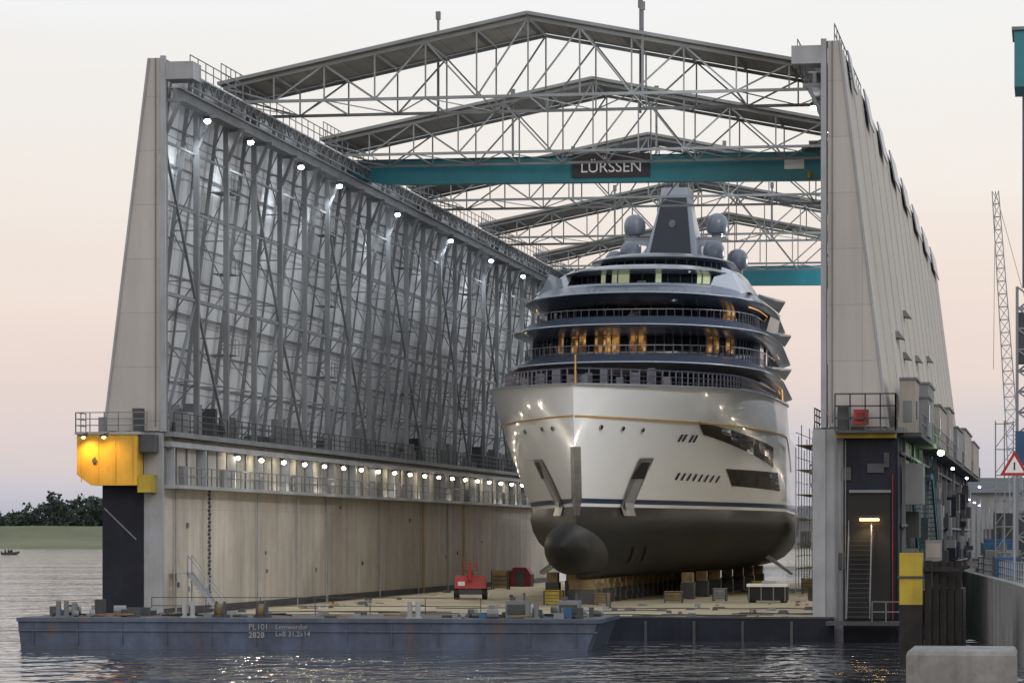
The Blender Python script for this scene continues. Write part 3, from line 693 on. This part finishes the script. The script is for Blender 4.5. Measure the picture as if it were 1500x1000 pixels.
for i in range(90):
    x=r.choice((r.uniform(.8,5),r.uniform(27,37),r.uniform(1,37))); y=r.uniform(.5,100); h=r.uniform(.05,.25); w=r.uniform(.08,.35)
    if abs(x-XS)<2 and y>30: continue
    b.hexa([(x-w,y-w,ZD+.003),(x+w,y-w*.8,ZD+.003),(x+w,y+w,ZD+.003),(x-w*.8,y+w,ZD+.003)],[(x-w*.7,y-w*.6,ZD+h),(x+w*.6,y-w*.6,ZD+h),(x+w*.7,y+w*.5,ZD+h),(x-w*.5,y+w*.5,ZD+h)],r.choice(('wood','steeldk','grey','steeldk','steel')))
for i in range(14):
    x=r.uniform(3,34); y=r.uniform(3,28); pr=None
    for k_ in range(14):
        p=(x+k_*.5,y+.8*math.sin(k_*.6+i),ZD+.05)
        if p[0]>37: break
        if pr: b.beam(pr,p,.06,.06,'steeldk')
        pr=p
b.build('yard_debris')
# ------------------------------------------------------------------ barge
bg=empty('work_barge',(-2.45,-18.6,0),(0,0,math.radians(2)))
b=MB(); BL=30.2;BW=10
b.hexa([(0.25,.12,-.8),(BL-.9,.12,-.8),(BL-.9,BW-.12,-.8),(.25,BW-.12,-.8)],[(0,0,1.5),(BL,0,1.5),(BL,BW,1.5),(0,BW,1.5)],'barge')
b.box(.02,BL-.02,.02,BW-.02,1.505,1.6,'bargetop')
b.beam((-.03,-.04,1.5),(BL+.03,-.04,1.5),.16,.2,'barge'); b.beam((BL+.03,-.1,1.5),(BL+.03,BW,1.5),.16,.2,'barge')
b.beam((0.05,-.02,.95),(BL-.05,-.02,.95),.1,.08,'barge')
for i in range(13): b.box(.8+i*2.35,.86+i*2.35,-.04,.05,.2,1.38,'barge')
b.build('barge_hull',bg)
b=MB(); r=random.Random(12)
def bollard(x,y,k='steellt'):
    for dx in (0,.42): b.cyl((x+dx,y,1.68),(x+dx,y,2.45),.13,.13,10,k)
    b.box(x-.2,x+.62,y-.15,y+.15,1.601,1.68,k)
for x in (8.6,20.4): bollard(x,1.0)
bollard(26.5,1,'steel'); bollard(1.9,1.0,'steel')
for x in (10.3,12.5):
    b.cyl((x-.1,1.5,1.95),(x+.25,1.5,1.95),.36,.36,16,'wood'); b.cyl((x-.16,1.5,1.95),(x-.1,1.5,1.95),.5,.5,16,'steeldk'); b.cyl((x+.25,1.5,1.95),(x+.31,1.5,1.95),.5,.5,16,'steeldk'); b.box(x-.3,x+.5,1.1,1.9,1.602,1.75,'steeldk')
for i in range(90):
    cl=r.random(); x=r.uniform(22.5,29.6) if cl<.5 else r.uniform(1,7) if cl<.7 else r.uniform(1,29)
    y=r.uniform(.8,8); w=r.uniform(.08,.32); h=r.uniform(.08,.6 if x>22.5 or x<6 else .22)
    if r.random()<.4: b.cyl((x-w,y,1.602+h*.5),(x+w,y+.1,1.602+h*.5),h*.5,h*.5,10,r.choice(('steeldk','steel','grey')))
    else: b.box(x-w,x+w,y-w*.6,y+w*.6,1.602,1.602+h,r.choice(('grey','steeldk','steel','steeldk','wood','steeldk','steel','steeldk','blue')))
for i in range(12):
    x=r.uniform(1,29); y=r.uniform(.6,4); pr=None
    for k_ in range(12):
        a=k_/11*5; p=(x+.5*math.cos(a)*(1+.1*k_),y+.3*math.sin(a),1.66+.01*k_)
        if pr: b.beam(pr,p,.07,.07,'black' if i%2 else 'wood')
        pr=p
for x in (25.2,27.9): b.box(x,x+1.1,2,3.2,1.62,2.5,'steel'); b.box(x+.1,x+1.0,1.95,1.998,1.8,2.3,'steeldk'); b.cyl((x+.9,2.6,2.5),(x+.9,2.6,2.9),.06,.06,8,'steeldk'); b.cyl((x+.3,2.6,2.5),(x+.3,2.6,2.7),.15,.15,8,'steeldk')
b.cyl((3.6,3,1.6),(3.6,3,2.5),.3,.3,14,'steeldk'); b.cyl((2.2,3,1.6),(2.2,3,2.3),.15,.15,12,'steel')
b.rail((5,8.5,1.6),(23,8.5,1.6),.9,3,'steeldk',.04)
b.build('deck_gear',bg)
text('barge_marking','PL101\n2828',.42,(12.2,-.075,.95),(math.pi/2,0,0),'steellt',bg,.005,'LEFT')
text('barge_marking','Lemwerder\nLxB 31.2x14\n',.36,(13.6,-.075,.8),(math.pi/2,0,0),'steellt',bg,.005,'LEFT')
# ------------------------------------------------------------------ quay on the right
b=MB(); ZQ=3.3
Q=[(49.6,-45),(48.7,-26.3),(44.6,33.8),(44.6,175),(33,178),(33,700),(500,700),(500,-45)]
b.add([(x,y,-2) for x,y in Q]+[(x,y,ZQ) for x,y in Q],[(i,(i+1)%8,8+(i+1)%8,8+i) for i in range(8)],'quayc')
b.poly([(x,y,ZQ) for x,y in Q],'asph'); b.build('quay')
b=MB()
for (x0,y0),(x1,y1) in zip(Q[0:5],Q[1:6]):
    if y1>y0+1: b.beam((x0+.25,y0,ZQ+.12),(x1+.25,y1,ZQ+.12),.5,.24,'quayc')
b.build('quay_kerb')
b=MB(); b.rail((49.6,-24,ZQ),(45.6,34,ZQ),1.15,2,'steellt',.05,3); b.rail((45.6,34,ZQ),(45.6,120,ZQ),1.15,2.5,'steellt',.05,3); b.build('quay_railing')
def pt(px,d): return site((px-750)/F*d,d)
x,y=pt(1335,146); b=MB(); b.box(x-.52,x+.52,y-.5,y+.5,2.7,5.05,'yel'); b.box(x-.52,x+.52,y-.5,y+.5,-2,2.69,'wooddk'); b.box(x-.6,x+.6,y-.58,y+.58,3.9,4.0,'steeldk'); b.cyl((x,y,5.05),(x,y,5.25),.35,.3,12,'steeldk'); b.build('mooring_pile')
b=MB()
for i in range(5): b.box(x+.62+i*.33,x+.92+i*.33,y-.3+i*.2,y+.2+i*.2,-2,4.7-.05*(i%2),'wooddk')
b.box(x+.55,x+2.4,y-.45,y-.31,4.2,4.4,'wooddk'); b.box(x+.6,x+2.3,y+1.6,y+6,-2,3.4,'wooddk'); b.build('timber_fender')
x,y=pt(1411,112); b=MB()
R0=[(x-1.85,y-3),(x+1.85,y-3),(x+1.85,y+1.6),(x-1.85,y+1.6)]
def cr_(R,i,z): cx_=sum(p[0] for p in R)/4; cy_=sum(p[1] for p in R)/4; return [(cx_+(p[0]-cx_)*(1-i),cy_+(p[1]-cy_)*(1-i),z) for p in R]
b.loft([cr_(R0,0,-2),cr_(R0,0,1.75),cr_(R0,.03,1.88),cr_(R0,.07,1.93)],'quayc'); b.build('concrete_dolphin')
for (px,d,w,l,h,k) in ((1412,232,2.4,5,2.3,'blue'),(1443,226,2.6,3,2.0,'blue'),(1470,205,2.4,4,1.6,'grey'),(1427,270,2.5,8,3.0,'steeldk'),(1462,300,3,10,3.6,'navy'),(1488,240,3,8,4.2,'steeldk'),(1475,186,1.5,2,1.3,'blue')):
    x,y=pt(px,d); x=max(x,46.8); b=MB(); b.box(-w/2,w/2,-l/2,l/2,.1,h,k)
    for i in range(int(w/.3)): b.box(-w/2+.1+i*.3,-w/2+.22+i*.3,-l/2-.04,-l/2-.002,.2,h-.1,k)
    for sx in (-1,1): b.box(sx*w/2-.07,sx*w/2+.07,-l/2-.06,-l/2+.1,0,h+.05,'steeldk')
    b.build('shipping_container',None,None,(x,y,ZQ+.004))
x,y=pt(1486,165); b=MB(); b.cyl((x,y,ZQ),(x,y,10.2),.05,.05,8,'steellt')
def tri(s,yy,k,zc=9.35): b.poly([(x-s,yy,zc-s*.577),(x+s,yy,zc-s*.577),(x,yy,zc+s*1.155)],k)
b.add([(x-.75,y-.08,8.92),(x+.75,y-.08,8.92),(x,y-.08,10.2),(x-.75,y-.06,8.92),(x+.75,y-.06,8.92),(x,y-.06,10.2)],[(0,1,2),(5,4,3),(0,3,4,1),(1,4,5,2),(2,5,3,0)],'red')
tri(.5,y-.085,'white'); b.box(x-.04,x+.04,y-.095,y-.09,9.2,9.6,'black'); b.build('warning_sign')
b=MB()
b.box(43.3,44.2,4,5,4.4,5.6,'grey'); b.box(43.35,44.15,3.96,3.99,4.6,5.4,'beige'); b.beam((43.7,4.5,0),(43.7,4.5,4.4),.15,.15,'steel'); b.build('electrical_cabinet')
for i,(px,d) in enumerate(((1422,330),(1430,360),(1437,395),(1444,430),(1450,470),(1456,510))):
    x,y=pt(px,d); b=MB(); h=7.0; b.cyl((0,0,0),(0,0,h),.12,.07,8,'steel'); b.beam((0,0,h),(-1.2,0,h+.15),.08,.08,'steel'); b.box(-1.8,-1.1,-.15,.15,h+.08,h+.22,'steeldk'); b.ball((-1.45,0,h+.02),.24,.2,.1,'ledp',8,6)
    b.build('street_lamp',None,None,(x,y,ZQ))
    if i%2==0: lamp('street_lamp_light','POINT',(x-1.45,y,ZQ+h-.4),180,(.8,.8,1))
def lattice(b,p,q,w0,w1,n,k,t=.1):
    p=Vector(p);q=Vector(q);d=(q-p).normalized(); a=d.cross(Vector((0,1,0))).normalized(); c=a.cross(d)
    R=[]
    for i in range(n+1):
        o=p.lerp(q,i/n); w=lerp(w0,w1,i/n)/2; R.append([o+a*w+c*w,o-a*w+c*w,o-a*w-c*w,o+a*w-c*w])
    for i in range(n):
        for j in range(4):
            b.beam(R[i][j],R[i+1][j],t,t,k); b.beam(R[i][j],R[i+1][(j+1)%4],t*.6,t*.6,k); b.beam(R[i][j],R[i][(j+1)%4],t*.6,t*.6,k)
x0,y0=pt(1492,350); x1,y1=pt(1458,350); cc=empty('lattice_boom_crane'); b=MB()
lattice(b,(x0,y0,7),(x1,y1,43.4),1.5,.7,26,'steellt',.11)
b.beam((x1,y1,43.4),(x1-.2,y1,24),.05,.05,'steeldk'); b.beam((x1,y1,43.4),(x0+6,y0,12),.05,.05,'steeldk')
b.build('boom',cc); b=MB(); b.box(x0-2,x0+5,y0-2,y0+2,4.6,7.4,'blue'); b.box(x0-3,x0+4,y0-3,y0-2,ZQ,4.5,'steeldk'); b.box(x0-3,x0+4,y0+2,y0+3,ZQ,4.5,'steeldk'); b.build('crane_body',cc)
hc=empty('harbour_crane'); b=MB(); x0,y0=pt(1500,190)
lattice(b,(x0+.4,y0,ZQ),(x0+.4,y0,20.5),1.6,1.6,14,'dome',.16)
b.box(x0-.4,x0+1.2,y0-.8,y0+.8,16,19,'steeldk'); b.box(x0-.5,x0+.4,y0-.9,y0+1,10,12,'blue')
b.box(x0-.1,x0+.15,y0,y0+.25,20.5,32,'steel'); b.box(x0-.55,x0+5,y0-1.5,y0+3,32.2,35.5,'teal'); b.box(x0-.7,x0+5.2,y0-1.7,y0+3.2,35.51,35.7,'steel'); b.box(x0+.2,x0+1.4,y0-1.3,y0+1,20.5,32.2,'dome')
b.build('tower_and_house',hc)
b=MB(); x0,y0=pt(1458,200)
for dx in (0,.55,1.1):
    for dy in (0,1.5): b.beam((x0+dx,y0+dy,ZQ),(x0+dx,y0+dy,13),.06,.06,'steellt')
for z in range(6):
    b.beam((x0,y0,ZQ+1.5+z*1.6),(x0+1.1,y0,ZQ+1.5+z*1.6),.06,.06,'steellt'); b.beam((x0,y0,ZQ+z*1.6),(x0+1.1,y0,ZQ+1.5+z*1.6),.05,.05,'steellt')
b.build('scaffold_stair_tower')
b=MB(); r=random.Random(77)
for i in range(60):
    y=r.uniform(-22,150); x=(48.9-(y+26)*.072 if y<34 else 44.6)+r.uniform(1.3,6); w=r.uniform(.2,.8); h=r.uniform(.3,1.6)
    if i%3==0: b.cyl((x,y,ZQ+.004),(x,y,ZQ+h),w*.5,w*.5,12,r.choice(('blue','steel','yel','steeldk')))
    elif i%3==1: b.box(x-w,x+w,y-w,y+w,ZQ+.004,ZQ+h,r.choice(('grey','steeldk','wood','blue')))
    else: b.beam((x,y,ZQ),(x,y,ZQ+r.uniform(2,5)),.09,.09,'steel'); b.box(x-.25,x+.25,y-.1,y+.1,ZQ+1.4,ZQ+2,'grey')
b.build('quay_equipment')
for px,d,w,h in ((1440,560,60,5),(1500,480,40,9),(1180,620,90,6)):
    x,y=pt(px,d); b=MB(); b.box(-w/2,w/2,0,30,0,h,'grey'); b.hexa([(-w/2-1,-1,h),(w/2+1,-1,h),(w/2+1,31,h),(-w/2-1,31,h)],[(-w/2,14,h+2.5),(w/2,14,h+2.5),(w/2,16,h+2.5),(-w/2,16,h+2.5)],'steeldk')
    for i in range(int(w/6)): b.box(-w/2+2+i*6,-w/2+4.5+i*6,-.05,-.003,.3,3.6,'steeldk')
    b.build('industrial_shed',None,None,(x,y,ZQ))
# ------------------------------------------------------------------ far bank
def lat_line(l0,l1,d,n): return [site(lerp(l0,l1,i/n),d) for i in range(n+1)]
b=MB(); n=60; r=random.Random(2)
rows=[(1480,-1),(1490,.6),(1560,4),(1600,5.5),(1625,10.6),(1640,10.9),(1700,7),(2600,6)]
vs=[];fs=[]
for d,z in rows:
    for (x,y) in lat_line(-900,900,d,n): vs.append((x,y,z+ (r.uniform(-.3,.3) if z>5 else 0)))
for j in range(len(rows)-1):
    for i in range(n): fs.append((j*(n+1)+i,j*(n+1)+i+1,(j+1)*(n+1)+i+1,(j+1)*(n+1)+i))
b.add(vs,fs,'grass'); b.build('far_riverbank',None,50)
b=MB(); 
for t_ in range(230):
    l=r.uniform(-420,-150) if t_<150 else r.uniform(-700,500)
    hgt=10+r.uniform(-2,3)+2.0*math.sin(l*.05)
    if -248<l<-205: hgt+=6
    d=r.uniform(1650,1740); X,Y=site(l,d)
    b.beam((X,Y,6),(X,Y,10+hgt*.4),.7,.7,'wooddk')
    for k_ in range(4): a=r.uniform(0,6.3); b.beam((X,Y,9+k_),(X+3*math.cos(a),Y+3*math.sin(a),12+k_),.3,.3,'wooddk')
    cl=[(r.gauss(0,3.4),r.gauss(0,3),r.uniform(.1,1)) for _ in range(11)]
    for _ in range(190):
        c=r.choice(cl); rad=3.0*(1.2-c[2]*.4); u=Vector((r.gauss(0,1),r.gauss(0,1),r.gauss(0,1))).normalized()*rad*r.uniform(.5,1.1)
        p=Vector((X+c[0],Y+c[1],7+hgt*c[2]))+u; sz=r.uniform(.6,1.3)
        a=Vector((r.uniform(-1,1),r.uniform(-1,1),r.uniform(-1,1))).normalized()*sz; c2=a.cross(Vector((r.uniform(-1,1),r.uniform(-1,1),r.uniform(-1,1)))).normalized()*sz
        b.poly([p-a,p-c2,p+a,p+c2],'leaf')
b.build('distant_trees')
mbx=site((15-750)/F*1000,1000); mb=empty('motorboat',(mbx[0],mbx[1],0),(0,0,.2)); b=MB()
b.loft([[(-2.6,-.9,.0),(-2.6,-1.0,.75),(-2.6,1.0,.75),(-2.6,.9,0)],[(0,-.95,-.1),(0,-1.1,.8),(0,1.1,.8),(0,.95,-.1)],[(1.8,-.5,0),(1.8,-.75,.95),(1.8,.75,.95),(1.8,.5,0)],[(2.9,-.03,.5),(2.9,-.05,1.1),(2.9,.05,1.1),(2.9,.03,.5)]],'steeldk')
b.box(-.3,.3,-.4,.4,.8,1.5,'steeldk'); b.box(-2.9,-2.6,-.25,.25,.2,1.2,'black'); b.build('boat_hull',mb)
for i,x in enumerate((-1.6,-.6,.5)):
    b=MB(); rings=[]
    for z,rx,ry in ((.8,.22,.25),(1.1,.2,.25),(1.4,.22,.3),(1.55,.12,.2),(1.6,.07,.07),(1.66,.1,.11),(1.78,.12,.13),(1.9,.06,.07)): rings.append([(x+rx*math.cos(a),ry*math.sin(a),z) for a in [k_*math.pi/5 for k_ in range(10)]])
    b.loft(rings,'navy')
    for sy in (-1,1): b.cyl((x,sy*.28,1.45),(x+.2,sy*.32,1.15),.07,.055,8,'navy'); b.cyl((x+.2,sy*.32,1.15),(x+.45,sy*.2,1.2),.055,.04,8,'navy'); b.cyl((x,sy*.12,.85),(x+.45,sy*.14,.85),.11,.08,8,'navy')
    b.build('boat_passenger_%d'%i,mb,50)
# ------------------------------------------------------------------ water
me_n=MB(); me_n.poly([(-6000,-1500,0),(6000,-1500,0),(6000,9000,0),(-6000,9000,0)],'conc')
m,nt,p=nodes('river_water'); N=nt.nodes; L=nt.links
p.inputs['Base Color'].default_value=(.055,.058,.066,1); p.inputs['Roughness'].default_value=.05; p.inputs['IOR'].default_value=1.33
tc=N.new('ShaderNodeTexCoord')
def wn(sc,vec,det):
    mp=N.new('ShaderNodeMapping'); mp.inputs['Rotation'].default_value=(0,0,-A); mp.inputs['Scale'].default_value=vec; L.new(tc.outputs['Object'],mp.inputs[0])
    n=N.new('ShaderNodeTexNoise'); n.inputs['Scale'].default_value=sc; n.inputs['Detail'].default_value=det; n.inputs['Roughness'].default_value=.5; L.new(mp.outputs[0],n.inputs['Vector']); return n.outputs['Fac']
a1=wn(.65,(.8,.55,1),2); a2=wn(.10,(.8,.6,1),2); a3=wn(.02,(.5,1,1),2)
ad=N.new('ShaderNodeMath'); ad.operation='MULTIPLY_ADD'; L.new(a2,ad.inputs[0]); ad.inputs[1].default_value=2.0; L.new(a1,ad.inputs[2])
ad2=N.new('ShaderNodeMath'); ad2.operation='MULTIPLY_ADD'; L.new(a3,ad2.inputs[0]); ad2.inputs[1].default_value=5; L.new(ad.outputs[0],ad2.inputs[2])
bp=N.new('ShaderNodeBump'); bp.inputs['Strength'].default_value=1.0; bp.inputs['Distance'].default_value=.42; L.new(ad2.outputs[0],bp.inputs['Height']); L.new(bp.outputs[0],p.inputs['Normal'])
me_n.mats=[m]; me_n.m=[0]; me_n.build('river_water')
# ------------------------------------------------------------------ world
w=bpy.data.worlds.new('World'); scene.world=w; w.use_nodes=True; nt=w.node_tree; N=nt.nodes; L=nt.links
bgd=N['Background']; out=N['World Output']
tc=N.new('ShaderNodeTexCoord'); sp=N.new('ShaderNodeSeparateXYZ'); L.new(tc.outputs['Generated'],sp.inputs[0])
mpn=N.new('ShaderNodeMapping'); mpn.inputs['Scale'].default_value=(3,3,22); L.new(tc.outputs['Generated'],mpn.inputs[0])
nz_=N.new('ShaderNodeTexNoise'); nz_.inputs['Scale'].default_value=1.9; nz_.inputs['Detail'].default_value=6; L.new(mpn.outputs[0],nz_.inputs['Vector'])
ma=N.new('ShaderNodeMath'); ma.operation='MULTIPLY_ADD'; L.new(nz_.outputs['Fac'],ma.inputs[0]); ma.inputs[1].default_value=.06
sb=N.new('ShaderNodeMath'); sb.operation='SUBTRACT'; L.new(sp.outputs['Z'],sb.inputs[0]); sb.inputs[1].default_value=.03; L.new(sb.outputs[0],ma.inputs[2])
cr=N.new('ShaderNodeValToRGB'); L.new(ma.outputs[0],cr.inputs[0]); el=cr.color_ramp.elements
stops=[(0,(.43,.46,.57)),(.022,(.56,.56,.65)),(.05,(.76,.64,.64)),(.075,(.83,.70,.67)),(.11,(.86,.79,.76)),(.165,(.87,.86,.87)),(.35,(.86,.89,.95)),(.7,(.74,.80,.90)),(1,(.66,.73,.86))]
el[0].position=stops[0][0]; el[0].color=(*stops[0][1],1); el[1].position=1; el[1].color=(*stops[-1][1],1)
for p_,c_ in stops[1:-1]: e_=el.new(p_); e_.color=(*c_,1)
L.new(cr.outputs[0],bgd.inputs['Color']); bgd.inputs['Strength'].default_value=.95
sky=N.new('ShaderNodeTexSky'); sky.sky_type='NISHITA'; sky.sun_disc=False; sky.sun_elevation=math.radians(4); sky.sun_rotation=math.radians(200)
b2=N.new('ShaderNodeBackground'); b2.inputs['Strength'].default_value=.03; L.new(sky.outputs[0],b2.inputs['Color'])
ads=N.new('ShaderNodeAddShader'); L.new(bgd.outputs[0],ads.inputs[0]); L.new(b2.outputs[0],ads.inputs[1]); L.new(ads.outputs[0],out.inputs['Surface'])
fill_sun=bpy.data.lights.new('fill_sun','SUN'); fill_sun.energy=.45; fill_sun.angle=math.radians(20); fill_sun.color=(1,.86,.72); so=bpy.data.objects.new('fill_sun',fill_sun); scene.collection.objects.link(so)  # soft fill added from the camera side; the dusk has no direct sunlight
so.rotation_euler=Vector((-.35,.8,-.45)).to_track_quat('-Z','Y').to_euler()
# ------------------------------------------------------------------ camera
cam=bpy.data.cameras.new('camera'); co=bpy.data.objects.new('camera',cam); scene.collection.objects.link(co); scene.camera=co
co.location=(CX,CY,CZ); co.rotation_euler=(math.pi/2,0,A); cam.sensor_width=36; cam.lens=F/1500*36; cam.shift_y=285/1500; cam.clip_end=12000; cam.clip_start=1
scene.view_settings.view_transform='Standard'; scene.view_settings.look='None'; scene.view_settings.exposure=0
